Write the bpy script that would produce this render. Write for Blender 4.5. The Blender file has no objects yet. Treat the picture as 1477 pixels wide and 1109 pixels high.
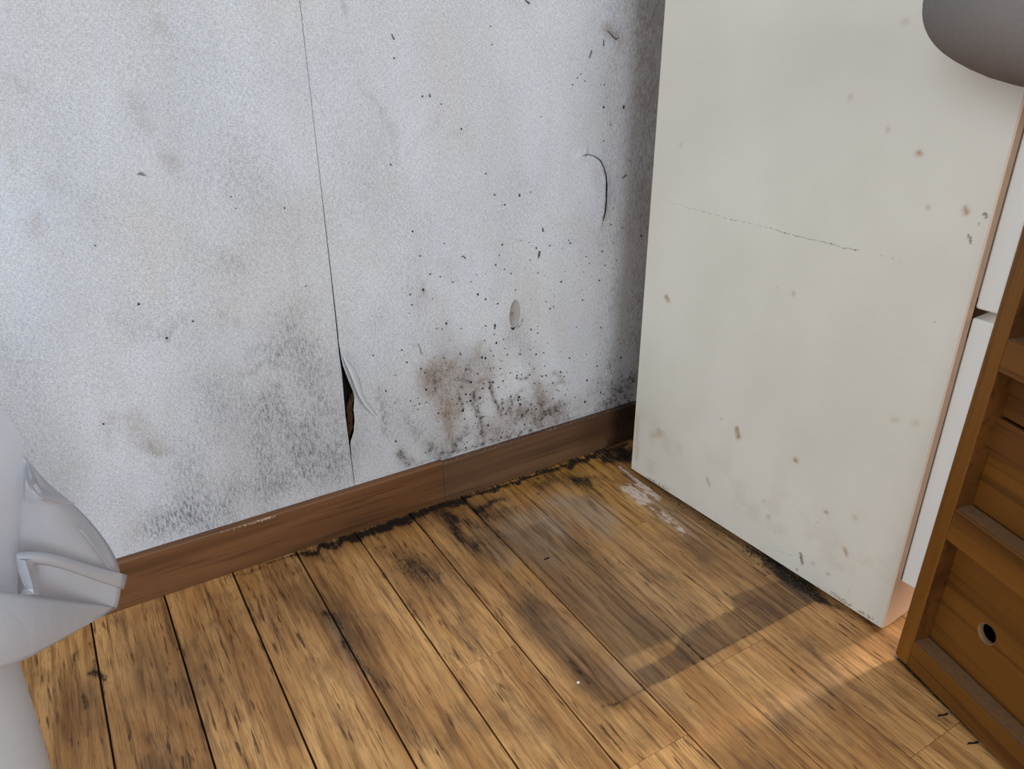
import bpy, bmesh, math, random
import numpy as np
from mathutils import Vector, Matrix

random.seed(7)
SC = bpy.context.scene
COL = SC.collection

# ------------------------------------------------------------------ camera
W, H = 1477.0, 1109.0
CX, CY = W / 2, H / 2
FPX = 1126.9                       # focal length in pixels
CAMH = 0.8045                      # camera height above the floor
R = np.array([[0.8567957, -0.2315338, 0.4607528],
              [-0.5156289, -0.3755309, 0.7701321],
              [-0.0052847, -0.8974233, -0.4411388]])   # camera (right, down, forward) to world
CAM = np.array([0.0, 0.0, CAMH])
cam = bpy.data.cameras.new('camera')
cam.sensor_width = 36.0
cam.lens = FPX / W * 36.0
cam.clip_start = 0.01
camo = bpy.data.objects.new('camera', cam)
COL.objects.link(camo)
M = Matrix.Identity(4)
for i in range(3):
    M[i][0] = R[i, 0]; M[i][1] = -R[i, 1]; M[i][2] = -R[i, 2]; M[i][3] = CAM[i]
camo.matrix_world = M
SC.camera = camo

# ------------------------------------------------------------------ world, lights, exposure
SC.view_settings.view_transform = 'Standard'
SC.view_settings.look = 'None'
SC.view_settings.gamma = 1.0
SC.view_settings.use_curve_mapping = False
SC.view_settings.exposure = 0.0

world = bpy.data.worlds.new('world')
SC.world = world
world.use_nodes = True
bg = world.node_tree.nodes['Background']
bg.inputs['Color'].default_value = (0.97, 0.98, 1.0, 1)
bg.inputs['Strength'].default_value = 0.30


def area(name, loc, target, sx, sy, power, color):
    l = bpy.data.lights.new(name, 'AREA')
    l.shape = 'RECTANGLE'; l.size = sx; l.size_y = sy
    l.energy = power; l.color = color
    o = bpy.data.objects.new(name, l)
    COL.objects.link(o)
    o.location = loc
    o.rotation_euler = (Vector(target) - Vector(loc)).to_track_quat('-Z', 'Y').to_euler()
    return o


# the window of the room, in the wall opposite the mouldy one
area('window_daylight', (0.25, -2.1, 1.35), (0.35, 1.07, 0.35), 1.3, 1.3, 46.0, (0.92, 0.96, 1.0))
# a window to the left of the camera that reaches the cabinet's side
area('side_window_daylight', (-2.6, -0.7, 1.6), (0.9, 0.7, 0.4), 1.3, 1.4, 60.0, (0.78, 0.89, 1.0))
# low sunlight that comes in behind the wooden chest
area('low_sun_glow', (1.92, 0.325, 0.40), (0.75, 0.44, 0.05), 0.10, 0.70, 22.0, (1.0, 0.88, 0.76))

# ------------------------------------------------------------------ pixel helpers
YB = 1.0599                        # front of the baseboard
YW = 1.0699                        # face of the wallpaper


def ray(p):
    return R @ np.array([(p[0] - CX) / FPX, (p[1] - CY) / FPX, 1.0])


def on_floor(p, z=0.0):
    r = ray(p); return CAM + r * ((z - CAMH) / r[2])


def on_wall(p, y=YW):
    r = ray(p); return CAM + r * (y / r[1])


def on_plane(p, pt, n):
    r = ray(p); n = np.asarray(n, float)
    return CAM + r * (n.dot(np.asarray(pt, float) - CAM) / n.dot(r))


def at_dist(p, d):
    r = ray(p); return CAM + r * (d / math.hypot(r[0], r[1]))


# ------------------------------------------------------------------ object helpers
def link(o, parent=None):
    COL.objects.link(o)
    if parent is not None:
        o.parent = parent
    return o


def mesh_obj(name, verts, faces, mat=None, parent=None, smooth=False):
    me = bpy.data.meshes.new(name)
    me.from_pydata([tuple(v) for v in verts], [], [tuple(f) for f in faces])
    if mat: me.materials.append(mat)
    if smooth: me.polygons.foreach_set('use_smooth', [True] * len(me.polygons))
    me.update()
    return link(bpy.data.objects.new(name, me), parent)


def empty(name, loc, rot=(0, 0, 0)):
    o = bpy.data.objects.new(name, None)
    o.empty_display_size = 0.05
    COL.objects.link(o)
    o.location = loc; o.rotation_euler = rot
    return o


def tag(o, label, cat, group=None):
    o['label'] = label; o['category'] = cat
    if group: o['group'] = group
    return o


def struct(o, label=None):
    o['kind'] = 'structure'
    if label: o['label'] = label
    return o


def box(name, lo, hi, mat, parent=None, bevel=0.0, seg=2):
    bm = bmesh.new()
    bmesh.ops.create_cube(bm, size=1.0)
    for v in bm.verts:
        v.co = Vector([(lo[i] + hi[i]) / 2 + v.co[i] * (hi[i] - lo[i]) for i in range(3)])
    if bevel:
        bmesh.ops.bevel(bm, geom=bm.edges[:], offset=bevel, segments=seg, affect='EDGES', profile=0.5)
    me = bpy.data.meshes.new(name); bm.to_mesh(me); bm.free()
    me.materials.append(mat)
    if bevel: me.polygons.foreach_set('use_smooth', [False] * len(me.polygons))
    return link(bpy.data.objects.new(name, me), parent)


def grid_faces(nu, nv):
    i = np.arange(nu - 1)[:, None] * nv + np.arange(nv - 1)[None, :]
    return np.stack([i, i + nv, i + nv + 1, i + 1], -1).reshape(-1, 4)


def set_attr(o, name, vals):
    a = o.data.attributes.new(name, 'FLOAT', 'POINT')
    a.data.foreach_set('value', np.ascontiguousarray(vals, dtype=np.float32))


# ------------------------------------------------------------------ noise and stain masks (plain numpy)
def _h(ix, iy, s):
    n = (ix.astype(np.int64) * 374761393 + iy.astype(np.int64) * 668265263 + s * 974634777) & 0xffffffff
    n = ((n ^ (n >> 13)) * 1274126177) & 0xffffffff
    return ((n ^ (n >> 16)) & 0xffff) / 65535.0


def vnoise(x, y, s=0):
    ix = np.floor(x); iy = np.floor(y); fx = x - ix; fy = y - iy
    fx = fx * fx * (3 - 2 * fx); fy = fy * fy * (3 - 2 * fy)
    a = _h(ix, iy, s); b = _h(ix + 1, iy, s); c = _h(ix, iy + 1, s); d = _h(ix + 1, iy + 1, s)
    return (a * (1 - fx) + b * fx) * (1 - fy) + (c * (1 - fx) + d * fx) * fy


def fbm(x, y, s=0, o=4):
    t = 0; a = 0.5; n = 0
    for k in range(o):
        t = t + a * vnoise(x * 2 ** k, y * 2 ** k, s + k); n += a; a *= 0.5
    return t / n


def seg_dist(P, pts):
    d = np.full(len(P), 1e9)
    pts = [np.asarray(q, float)[:2] for q in pts]
    if len(pts) == 1:
        return np.hypot(*(P - pts[0]).T)
    for a, b in zip(pts[:-1], pts[1:]):
        ab = b - a; t = np.clip(((P - a) @ ab) / max(ab @ ab, 1e-12), 0, 1)
        d = np.minimum(d, np.hypot(*(P - a - t[:, None] * ab).T))
    return d


def sstep(a, b, x):
    t = np.clip((x - a) / (b - a), 0, 1); return t * t * (3 - 2 * t)


def strokes(P, data, proj):
    """data: list of (pixel points, half width in m, strength); soft strokes, the strongest wins partly"""
    out = np.zeros(len(P))
    for pts, w, s in data:
        d = seg_dist(P, [proj(q) for q in pts])
        v = s * np.exp(-(d / w) ** 2)
        out = 1 - (1 - out) * (1 - np.clip(v, 0, 1))
    return out


def poly_mask(P, poly, soft):
    poly = np.asarray(poly, float)
    inside = np.zeros(len(P), bool)
    x, y = P[:, 0], P[:, 1]
    j = len(poly) - 1
    for i in range(len(poly)):
        xi, yi = poly[i]; xj, yj = poly[j]
        c = ((yi > y) != (yj > y)) & (x < (xj - xi) * (y - yi) / (yj - yi + 1e-12) + xi)
        inside ^= c; j = i
    d = seg_dist(P, list(poly) + [poly[0]])
    sd = np.where(inside, d, -d)
    return sstep(-soft, soft, sd)


# ------------------------------------------------------------------ shader helper
def srgb(r, g, b):
    f = lambda c: (c / 255 / 12.92) if c / 255 <= 0.04045 else ((c / 255 + 0.055) / 1.055) ** 2.4
    return (f(r), f(g), f(b), 1.0)


class Mat:
    def __init__(self, name):
        self.m = bpy.data.materials.new(name); self.m.use_nodes = True
        self.t = self.m.node_tree; self.n = self.t.nodes; self.l = self.t.links
        self.b = self.n['Principled BSDF']

    def _in(self, sock, v):
        if v is None: return
        if isinstance(v, bpy.types.NodeSocket): self.l.new(v, sock)
        else: sock.default_value = v

    def attr(self, name):
        x = self.n.new('ShaderNodeAttribute'); x.attribute_name = name; return x.outputs['Fac']

    def pos(self):
        return self.n.new('ShaderNodeTexCoord').outputs['Object']

    def vmul(self, v, s, add=None):
        x = self.n.new('ShaderNodeVectorMath'); x.operation = 'MULTIPLY_ADD'
        self._in(x.inputs[0], v); x.inputs[1].default_value = s
        self._in(x.inputs[2], add if add is not None else (0, 0, 0)); return x.outputs[0]

    def comb(self, a, b, c):
        x = self.n.new('ShaderNodeCombineXYZ')
        for i, v in enumerate((a, b, c)): self._in(x.inputs[i], v)
        return x.outputs[0]

    def noise(self, v, scale=1.0, detail=3.0, rough=0.5, dist=0.0):
        x = self.n.new('ShaderNodeTexNoise'); self._in(x.inputs['Vector'], v)
        x.inputs['Scale'].default_value = scale; x.inputs['Detail'].default_value = detail
        x.inputs['Roughness'].default_value = rough; x.inputs['Distortion'].default_value = dist
        return x.outputs['Fac']

    def wave(self, v, scale, dist=2.0, detail=2.0, dscale=1.0, direction='X'):
        x = self.n.new('ShaderNodeTexWave'); self._in(x.inputs['Vector'], v); x.bands_direction = direction
        x.inputs['Scale'].default_value = scale; x.inputs['Distortion'].default_value = dist
        x.inputs['Detail'].default_value = detail; x.inputs['Detail Scale'].default_value = dscale
        return x.outputs['Fac']

    def math(self, op, a, b=None, c=None, clamp=False):
        x = self.n.new('ShaderNodeMath'); x.operation = op; x.use_clamp = clamp
        for i, v in enumerate((a, b, c)): self._in(x.inputs[i], v)
        return x.outputs[0]

    def rng(self, v, a, b, c=0.0, d=1.0):
        x = self.n.new('ShaderNodeMapRange'); x.interpolation_type = 'SMOOTHSTEP'
        self._in(x.inputs[0], v)
        for i, q in enumerate((a, b, c, d)): x.inputs[i + 1].default_value = q
        return x.outputs[0]

    def mix(self, fac, a, b, mode='MIX'):
        x = self.n.new('ShaderNodeMix'); x.data_type = 'RGBA'; x.blend_type = mode
        self._in(x.inputs[0], fac); self._in(x.inputs[6], a); self._in(x.inputs[7], b)
        return x.outputs[2]

    def bump(self, h, strength=0.3, dist=0.001, prev=None):
        x = self.n.new('ShaderNodeBump'); x.inputs['Strength'].default_value = strength
        x.inputs['Distance'].default_value = dist; self._in(x.inputs['Height'], h)
        if prev is not None: self.l.new(prev, x.inputs['Normal'])
        return x.outputs[0]

    def done(self, color=None, rough=None, normal=None, spec=None):
        self._in(self.b.inputs['Base Color'], color); self._in(self.b.inputs['Roughness'], rough)
        if normal is not None: self.l.new(normal, self.b.inputs['Normal'])
        if spec is not None: self.b.inputs['Specular IOR Level'].default_value = spec
        return self.m


def plain(name, col, rough=0.6, nscale=60.0, amt=0.12, spec=0.4):
    m = Mat(name)
    n = m.noise(m.pos(), nscale, 4.0)
    dark = tuple(c * (1 - amt) for c in col[:3]) + (1,)
    return m.done(m.mix(n, dark, col), rough, m.bump(n, 0.1, 0.0005), spec)


def floor_material():
    m = Mat('worn_oak_flooring')
    sd = m.attr('seed')
    p = m.vmul(m.pos(), (1, 1, 1), m.comb(m.math('MULTIPLY', sd, 3.7), m.math('MULTIPLY', sd, 9.1), sd))
    broad = m.noise(m.vmul(p, (22, 3.2, 1)), 1.0, 4.0, 0.6, 0.6)
    dens = m.noise(m.vmul(p, (16, 6.0, 1)), 1.0, 3.0, 0.55, 0.3)
    grain = m.noise(m.vmul(p, (150, 9.0, 1)), 1.0, 4.0, 0.62, 0.35)
    pores = m.noise(m.vmul(p, (260, 20.0, 1)), 1.0, 3.0, 0.55, 0.5)
    hair = m.noise(m.vmul(p, (700, 26.0, 1)), 1.0, 2.0, 0.5, 0.2)
    rings = m.wave(m.vmul(p, (1.0, 0.085, 1)), 12.0, 6.5, 3.0, 1.6)
    blotch = m.noise(m.vmul(m.pos(), (15, 9, 1)), 1.0, 5.0, 0.62)
    c = m.mix(m.rng(broad, 0.30, 0.70), srgb(172, 122, 70), srgb(216, 166, 106))
    c = m.mix(m.math('MULTIPLY', m.rng(rings, 0.20, 0.0), 0.36), c, srgb(118, 80, 46))
    c = m.mix(m.math('MULTIPLY', m.rng(grain, 0.52, 0.30), 0.55), c, srgb(112, 72, 38))
    fl_ = m.rng(m.math('ADD', pores, m.math('MULTIPLY', m.math('SUBTRACT', dens, 0.5), 0.42)), 0.41, 0.29)
    c = m.mix(m.math('MULTIPLY', fl_, 0.85), c, srgb(70, 42, 24))
    c = m.mix(m.math('MULTIPLY', m.rng(hair, 0.48, 0.30), 0.55), c, srgb(92, 60, 34))
    c = m.mix(m.rng(blotch, 0.48, 0.72, 0.0, 0.55), c, srgb(92, 68, 46))
    # lighter or darker boards
    tone = m.attr('tone')
    c = m.mix(1.0, c, m.comb(tone, tone, tone), 'MULTIPLY')
    # stains; grey also holds a painted strip of light
    gold = m.attr('gold')
    c = m.mix(m.math('MULTIPLY', gold, 0.75), c, m.mix(m.rng(grain, 0.34, 0.55), srgb(120, 76, 24), srgb(204, 150, 66)))
    brown = m.math('MULTIPLY', m.attr('brown'), m.rng(m.noise(m.vmul(p, (60, 9, 1)), 1.0, 5.0, 0.6), 0.22, 0.62, 0.45, 1.0))
    c = m.mix(brown, c, m.mix(m.rng(grain, 0.35, 0.6), srgb(62, 38, 22), srgb(100, 68, 40)))
    grey = m.attr('grey')
    c = m.mix(m.math('MULTIPLY', grey, 0.8), c, m.mix(m.rng(grain, 0.35, 0.62), srgb(112, 92, 72), srgb(172, 148, 122)))
    white = m.math('MULTIPLY', m.attr('white'), 1.0)
    wn = m.noise(m.vmul(m.pos(), (150, 70, 1)), 1.0, 4.0, 0.65)
    c = m.mix(m.rng(m.math('ADD', white, m.math('MULTIPLY', m.math('SUBTRACT', wn, 0.5), 2.4)), 0.40, 0.95, 0.0, 0.80), c, srgb(220, 202, 188))
    mould = m.attr('mould')
    mn = m.noise(m.vmul(m.pos(), (330, 130, 1)), 1.0, 5.0, 0.7)
    ml = m.noise(m.vmul(p, (300, 16, 1)), 1.0, 3.0, 0.6)
    mm = m.math('ADD', m.math('MULTIPLY', mn, 0.55), m.math('MULTIPLY', ml, 0.55))
    mf = m.rng(m.math('ADD', m.math('MULTIPLY', mould, 1.25), m.math('MULTIPLY', m.math('SUBTRACT', mm, 0.55), 2.8)), 0.34, 1.10, 0.0, 0.96)
    c = m.mix(m.math('MULTIPLY', mould, 0.55), c, srgb(62, 46, 34))
    c = m.mix(mf, c, srgb(24, 17, 13))
    h = m.math('ADD', m.math('MULTIPLY', grain, 0.7), m.math('MULTIPLY', pores, 0.5))
    rough = m.rng(grain, 0.3, 0.7, 0.52, 0.36)
    rough = m.math('ADD', rough, m.math('MULTIPLY', mf, 0.3))
    return m.done(c, rough, m.bump(h, 0.35, 0.0006), 0.35)


def wallpaper_material():
    m = Mat('woven_wallpaper')
    p = m.pos()
    weft = m.noise(m.vmul(p, (240, 1, 1000)), 1.0, 2.0, 0.6)
    warp = m.noise(m.vmul(p, (1000, 1, 200)), 1.0, 2.0, 0.6)
    speck = m.noise(p, 850.0, 2.0, 0.6)
    tex = m.math('ADD', m.math('MULTIPLY', weft, 0.4), m.math('ADD', m.math('MULTIPLY', warp, 0.4), m.math('MULTIPLY', speck, 0.35)))
    patch = m.noise(m.vmul(p, (9, 1, 3.5)), 1.0, 4.0, 0.55)
    c = m.mix(m.rng(patch, 0.35, 0.65), srgb(210, 212, 215), srgb(219, 223, 229))
    c = m.mix(m.rng(m.noise(m.vmul(p, (22, 1, 5)), 1.0, 4.0, 0.6), 0.52, 0.80, 0.0, 0.35), c, srgb(190, 182, 166))
    c = m.mix(m.rng(m.noise(p, 6.0, 3.0), 0.45, 0.70, 0.0, 0.28), c, srgb(202, 210, 222))
    c = m.mix(m.rng(m.noise(m.vmul(p, (1, 1, 0.6), (3.3, 0, 1.7)), 7.0, 3.0), 0.48, 0.7, 0.0, 0.3), c, srgb(212, 204, 196))
    c = m.mix(m.rng(tex, 0.46, 0.66, 0.40, 0.0), c, srgb(116, 118, 126))
    c = m.mix(m.rng(tex, 0.62, 0.80, 0.0, 0.6), c, srgb(236, 238, 240))
    grime = m.attr('grime')  # grime, and the shade strip painted beside the cabinet
    gn = m.math('ADD', m.math('MULTIPLY', m.noise(m.vmul(p, (300, 1, 80)), 1.0, 4.0, 0.65), 0.6), m.math('MULTIPLY', tex, 0.4))
    gf = m.math('MULTIPLY', grime, m.rng(gn, 0.60, 0.40, 0.22, 1.15))
    c = m.mix(gf, c, srgb(112, 114, 124))
    tan = m.attr('tan')
    c = m.mix(m.math('MULTIPLY', tan, m.rng(gn, 0.68, 0.40, 0.45, 1.0)), c, srgb(128, 108, 88))
    mould = m.attr('mould')
    mn = m.noise(p, 130.0, 6.0, 0.75)
    ml = m.noise(p, 620.0, 3.0, 0.6)
    mm = m.math('ADD', m.math('MULTIPLY', mn, 0.65), m.math('MULTIPLY', ml, 0.45))
    mf = m.rng(m.math('ADD', mould, m.math('MULTIPLY', m.math('SUBTRACT', mm, 0.55), 5.5)), 0.60, 1.45, 0.0, 0.88)
    c = m.mix(m.math('MULTIPLY', mould, 0.40), c, srgb(104, 92, 80))
    c = m.mix(mf, c, srgb(40, 34, 28))
    return m.done(c, 0.85, m.bump(tex, 0.5, 0.0008), 0.2)


def board_material(name, light, dark, axis, gscale=1.0, rough=0.45, attrs=False):
    m = Mat(name)
    p = m.pos()
    s = [200.0, 200.0, 200.0]; s[axis] = 6.0
    b = [30.0, 30.0, 30.0]; b[axis] = 2.0
    g = m.noise(m.vmul(p, tuple(q * gscale for q in s)), 1.0, 4.0, 0.6, 0.3)
    br = m.noise(m.vmul(p, tuple(q * gscale for q in b)), 1.0, 3.0, 0.5, 0.5)
    c = m.mix(m.rng(br, 0.32, 0.68), dark, light)
    c = m.mix(m.math('MULTIPLY', m.rng(g, 0.50, 0.32), 0.6), c, tuple(q * 0.5 for q in dark[:3]) + (1,))
    if attrs:
        c = m.mix(m.math('MULTIPLY', m.attr('tan'), 0.8), c, srgb(70, 48, 32))
        mn = m.noise(p, 240.0, 5.0, 0.7)
        c = m.mix(m.rng(m.math('ADD', m.attr('mould'), m.math('MULTIPLY', m.math('SUBTRACT', mn, 0.5), 2.4)), 0.35, 1.15, 0.0, 0.93), c, srgb(22, 17, 14))
        c = m.mix(m.rng(m.math('ADD', m.attr('scuff'), m.math('MULTIPLY', m.math('SUBTRACT', mn, 0.5), 1.4)), 0.40, 0.7, 0.0, 0.75), c, srgb(214, 196, 176))
    return m.done(c, rough, m.bump(g, 0.25, 0.0005), 0.4)


def panel_material():
    m = Mat('cream_painted_panel')
    p = m.pos()
    n = m.noise(p, 5.0, 3.0)
    f = m.noise(p, 420.0, 2.0)
    c = m.mix(m.rng(n, 0.3, 0.7), srgb(212, 207, 193), srgb(220, 215, 203))
    tan = m.attr('tan')
    fn = m.noise(p, 210.0, 4.0, 0.7)
    tf = m.math('MULTIPLY', tan, m.rng(fn, 0.30, 0.55, 0.5, 1.0))
    c = m.mix(tf, c, srgb(158, 122, 74))
    gf = m.rng(m.math('ADD', m.attr('grime'), m.math('MULTIPLY', m.math('SUBTRACT', fn, 0.5), 1.8)), 0.42, 0.85, 0.0, 0.8)
    c = m.mix(gf, c, srgb(112, 104, 84))
    return m.done(c, m.rng(n, 0.3, 0.7, 0.42, 0.5), m.bump(f, 0.05, 0.0004), 0.4)


def film_material():
    m = Mat('translucent_plastic_film')
    p = m.pos()
    n = m.noise(m.vmul(p, (30, 30, 12)), 1.0, 4.0, 0.55, 0.6)
    nrm = m.bump(n, 0.35, 0.006)
    m.done(srgb(212, 216, 222), 0.28, nrm, 0.6)
    tr = m.n.new('ShaderNodeBsdfTranslucent'); tr.inputs['Color'].default_value = srgb(226, 226, 232)
    m.l.new(nrm, tr.inputs['Normal'])
    tp = m.n.new('ShaderNodeBsdfTransparent')
    a = m.n.new('ShaderNodeMixShader'); a.inputs[0].default_value = 0.40
    m.l.new(m.b.outputs[0], a.inputs[1]); m.l.new(tr.outputs[0], a.inputs[2])
    b = m.n.new('ShaderNodeMixShader'); b.inputs[0].default_value = 0.10
    m.l.new(a.outputs[0], b.inputs[1]); m.l.new(tp.outputs[0], b.inputs[2])
    out = m.n['Material Output']; m.l.new(b.outputs[0], out.inputs['Surface'])
    return m.m


M_FLOOR = floor_material()
M_PAPER = wallpaper_material()
M_BASE_A = board_material('brown_stained_baseboard', srgb(128, 87, 54), srgb(92, 60, 35), 0, 0.8, attrs=True)
M_BASE_B = board_material('dark_aged_baseboard', srgb(118, 86, 60), srgb(88, 63, 45), 0, 0.8, attrs=True)
M_PANEL = panel_material()
M_BEECH = plain('bare_beech_edge', srgb(230, 200, 172), 0.55, 40, 0.12)
M_DRAWER = plain('white_drawer_lacquer', srgb(238, 238, 232), 0.45, 8, 0.03)
M_CHEST = board_material('orange_brown_lacquered_wood', srgb(122, 77, 25), srgb(90, 53, 15), 1, 0.35, 0.4)
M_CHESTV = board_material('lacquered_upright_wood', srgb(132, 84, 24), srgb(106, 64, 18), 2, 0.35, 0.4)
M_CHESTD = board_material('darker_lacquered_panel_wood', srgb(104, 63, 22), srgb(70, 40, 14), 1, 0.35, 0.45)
M_DUSTY = plain('dusty_wood_rim', srgb(140, 108, 74), 0.85, 300, 0.3)
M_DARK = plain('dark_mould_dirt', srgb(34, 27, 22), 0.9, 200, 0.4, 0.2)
M_TEAR = plain('dark_wall_gap', srgb(30, 26, 24), 0.95, 200, 0.4, 0.1)
M_BACKING = plain('brown_backing_board', srgb(92, 68, 46), 0.9, 120, 0.5, 0.1)
M_PAPERBACK = plain('torn_paper_back', srgb(206, 210, 216), 0.8, 200, 0.05, 0.2)
M_PAPERIN = plain('grey_paper_underlayer', srgb(168, 164, 158), 0.85, 200, 0.12, 0.2)
M_SUB = plain('dark_subfloor', srgb(38, 28, 20), 0.9, 50, 0.3)
M_BIN = plain('white_plastic_bin', srgb(206, 212, 220), 0.55, 90, 0.05)
M_FILM = film_material()
M_CRUMB = plain('grey_crumbs', srgb(84, 72, 58), 0.9, 900, 0.8, 0.1)
M_STAND_IN = plain('dark_grey_stand_in', srgb(128, 122, 118), 0.9, 300, 0.2, 0.1)
M_WHITE = plain('white_scrap', srgb(236, 236, 236), 0.7, 200, 0.05)

# ------------------------------------------------------------------ floor
PW = 0.101
X0 = 0.02003
floor = struct(box('floor', (-1.9, -2.3, -0.03), (2.3, YW + 0.02, -0.006), M_SUB), 'worn oak strip flooring with mould stains and grooves')


def fl(p): return on_floor(p)[:2]


MOULD_F = [
    ([(320, 832), (420, 803), (520, 772)], 0.004, 0.55), ([(440, 797), (520, 771), (600, 745)], 0.010, 0.95),
    ([(505, 776), (600, 744), (660, 722)], 0.012, 1.0), ([(640, 728), (740, 696), (840, 664)], 0.0065, 0.9),
    ([(820, 668), (880, 648), (910, 650)], 0.013, 0.85), ([(885, 660), (905, 655)], 0.024, 0.95), ([(875, 665)], 0.012, 0.8),
    ([(640, 742), (665, 775), (690, 790)], 0.014, 0.72), ([(655, 745), (690, 760)], 0.012, 0.62),
    ([(690, 735), (720, 722)], 0.012, 0.85), ([(700, 745), (740, 735)], 0.014, 0.5), ([(668, 722), (712, 765)], 0.006, 0.55),
    ([(460, 800), (480, 810)], 0.010, 0.6), ([(545, 790), (560, 800)], 0.012, 0.35), ([(590, 815), (620, 830)], 0.022, 0.48),
    ([(520, 815), (535, 830)], 0.010, 0.42), ([(470, 880), (510, 950), (560, 1000)], 0.006, 0.55),
    ([(450, 870), (500, 900)], 0.012, 0.30), ([(770, 700), (820, 690), (860, 700)], 0.016, 0.42),
    ([(830, 690), (870, 690)], 0.010, 0.5), ([(845, 668), (855, 672)], 0.006, 0.55), ([(780, 690), (830, 676)], 0.02, 0.36), ([(830, 700), (880, 715)], 0.022, 0.34), ([(560, 785), (630, 840)], 0.035, 0.30), ([(700, 780), (740, 800)], 0.02, 0.25), ([(775, 709)], 0.005, 0.9),
    ([(925, 680), (1000, 733), (1090, 795)], 0.008, 0.55), ([(1085, 790), (1150, 835), (1180, 860)], 0.014, 0.95),
    ([(1110, 820), (1175, 862)], 0.010, 0.7), ([(1180, 862), (1260, 903)], 0.006, 0.55),
    ([(950, 985 - 45), (1000, 945)], 0.008, 0.30), ([(985, 905 + 45)], 0.006, 0.35), ([(826, 955), (845, 975)], 0.004, 0.75),
    ([(205, 930), (212, 960)], 0.012, 0.34), ([(128, 930), (150, 1000)], 0.004, 0.55), ([(136, 970), (146, 978)], 0.006, 0.8),
    ([(105, 940), (122, 1020)], 0.004, 0.55), ([(185, 1000), (200, 1010)], 0.01, 0.28), ([(290, 1005), (300, 940)], 0.012, 0.22),
    ([(430, 820), (440, 835)], 0.012, 0.3), ([(1305, 945), (1380, 1015), (1470, 1109)], 0.006, 0.75),
    ([(1130, 870), (1150, 862)], 0.012, 0.25),
]
LINES_F = [
    ([(1010, 902), (1076, 872), (1095, 862)], 0.0026, 0.42), ([(885, 1016), (1013, 950)], 0.0022, 0.50), ([(1013, 950), (1165, 872)], 0.0022, 0.50), ([(975, 922), (1010, 903)], 0.002, 0.3),
    ([(984, 922), (1013, 950)], 0.0030, 0.62), ([(1058, 880), (1094, 906)], 0.0028, 0.50), ([(870, 1019), (890, 1014)], 0.003, 0.6),
    ([(385, 812), (460, 790), (520, 771)], 0.0035, 0.75), ([(470, 787), (600, 743), (660, 722)], 0.0080, 1.0), ([(505, 776), (590, 748)], 0.011, 0.8), ([(640, 728), (740, 696), (840, 663), (905, 640)], 0.0050, 0.95),
    ([(668, 720), (720, 775)], 0.0030, 0.65), ([(737, 697), (790, 742)], 0.0026, 0.55), ([(790, 742), (850, 800)], 0.0018, 0.3), ([(801, 675), (820, 688)], 0.0024, 0.6), ([(594, 744), (640, 800)], 0.0024, 0.5),
    ([(860, 663), (885, 680)], 0.003, 0.6), ([(1293, 948), (1380, 1032), (1475, 1120)], 0.005, 0.95), ([(640, 740), (660, 765)], 0.004, 0.7), ([(755, 845), (800, 905), (860, 965)], 0.003, 0.35),
]
BROWN_F = [
    ([(445, 800), (600, 750), (720, 715)], 0.022, 0.45), ([(640, 745), (700, 800)], 0.04, 0.55),
    ([(700, 740), (740, 770)], 0.030, 0.75), ([(760, 700), (850, 680)], 0.03, 0.28),
    ([(700, 800), (760, 880)], 0.030, 0.35), ([(760, 880), (830, 950), (885, 1003)], 0.030, 0.98),
    ([(600, 810), (640, 850)], 0.040, 0.55), ([(440, 850), (490, 890)], 0.030, 0.62), ([(490, 890), (540, 960), (600, 1060)], 0.013, 0.70),
    ([(500, 900), (530, 930)], 0.028, 0.5), ([(340, 850), (300, 900), (300, 1000)], 0.050, 0.18), ([(400, 830), (440, 860)], 0.035, 0.35),
    ([(190, 920), (215, 990)], 0.030, 0.40), ([(90, 1000), (110, 1040)], 0.030, 0.45), ([(230, 890), (250, 1000)], 0.03, 0.22),
    ([(640, 700), (1000, 690)], 0.02, 0.2), ([(920, 690), (1000, 740), (1160, 850)], 0.035, 0.34),
    ([(1160, 980), (1270, 1040)], 0.03, 0.20), ([(400, 990), (420, 1070)], 0.012, 0.42), ([(860, 940), (870, 1000)], 0.012, 0.25),
]
GREY_F = [
    ([(745, 748), (780, 745), (800, 765)], 0.026, 0.95), ([(800, 722), (850, 728), (870, 745)], 0.026, 1.0), ([(740, 760), (790, 800)], 0.03, 0.45),
    ([(840, 740), (870, 760)], 0.035, 0.6), ([(690, 760), (730, 810)], 0.02, 0.45), ([(860, 860), (900, 910)], 0.03, 0.15),
    ([(900, 950), (960, 1010)], 0.02, 0.22), ([(990, 905), (920, 830)], 0.04, 0.22), ([(800, 900), (830, 930)], 0.014, 0.22),
    ([(885, 965), (910, 988)], 0.014, 0.3), ([(480, 900), (520, 990)], 0.010, 0.4), ([(930, 715), (990, 765)], 0.02, 0.45),
    ([(1120, 1030), (1200, 985)], 0.02, 0.30),  # pale stroke paints the sheen of the light stripe by the chest
]
WHITE_F = [
    ([(893, 672), (920, 695), (948, 716)], 0.0055, 0.85), ([(905, 704), (930, 722)], 0.016, 0.95), ([(922, 700), (945, 715)], 0.008, 0.8),
    ([(915, 712), (930, 728)], 0.010, 0.7), ([(955, 740), (985, 768)], 0.010, 0.72), ([(940, 735), (960, 752)], 0.006, 0.4),
]
GOLD_F = [
    ([(740, 700), (830, 672), (870, 670)], 0.034, 1.0), ([(850, 700), (900, 740)], 0.028, 0.85), ([(870, 680), (890, 710)], 0.02, 0.6),
    ([(640, 735), (700, 712)], 0.010, 0.5), ([(860, 985), (892, 1010)], 0.010, 0.85), ([(715, 812), (750, 825)], 0.022, 0.6),
    ([(900, 750), (940, 760)], 0.02, 0.35), ([(500, 780), (600, 770)], 0.03, 0.25),
]
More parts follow.
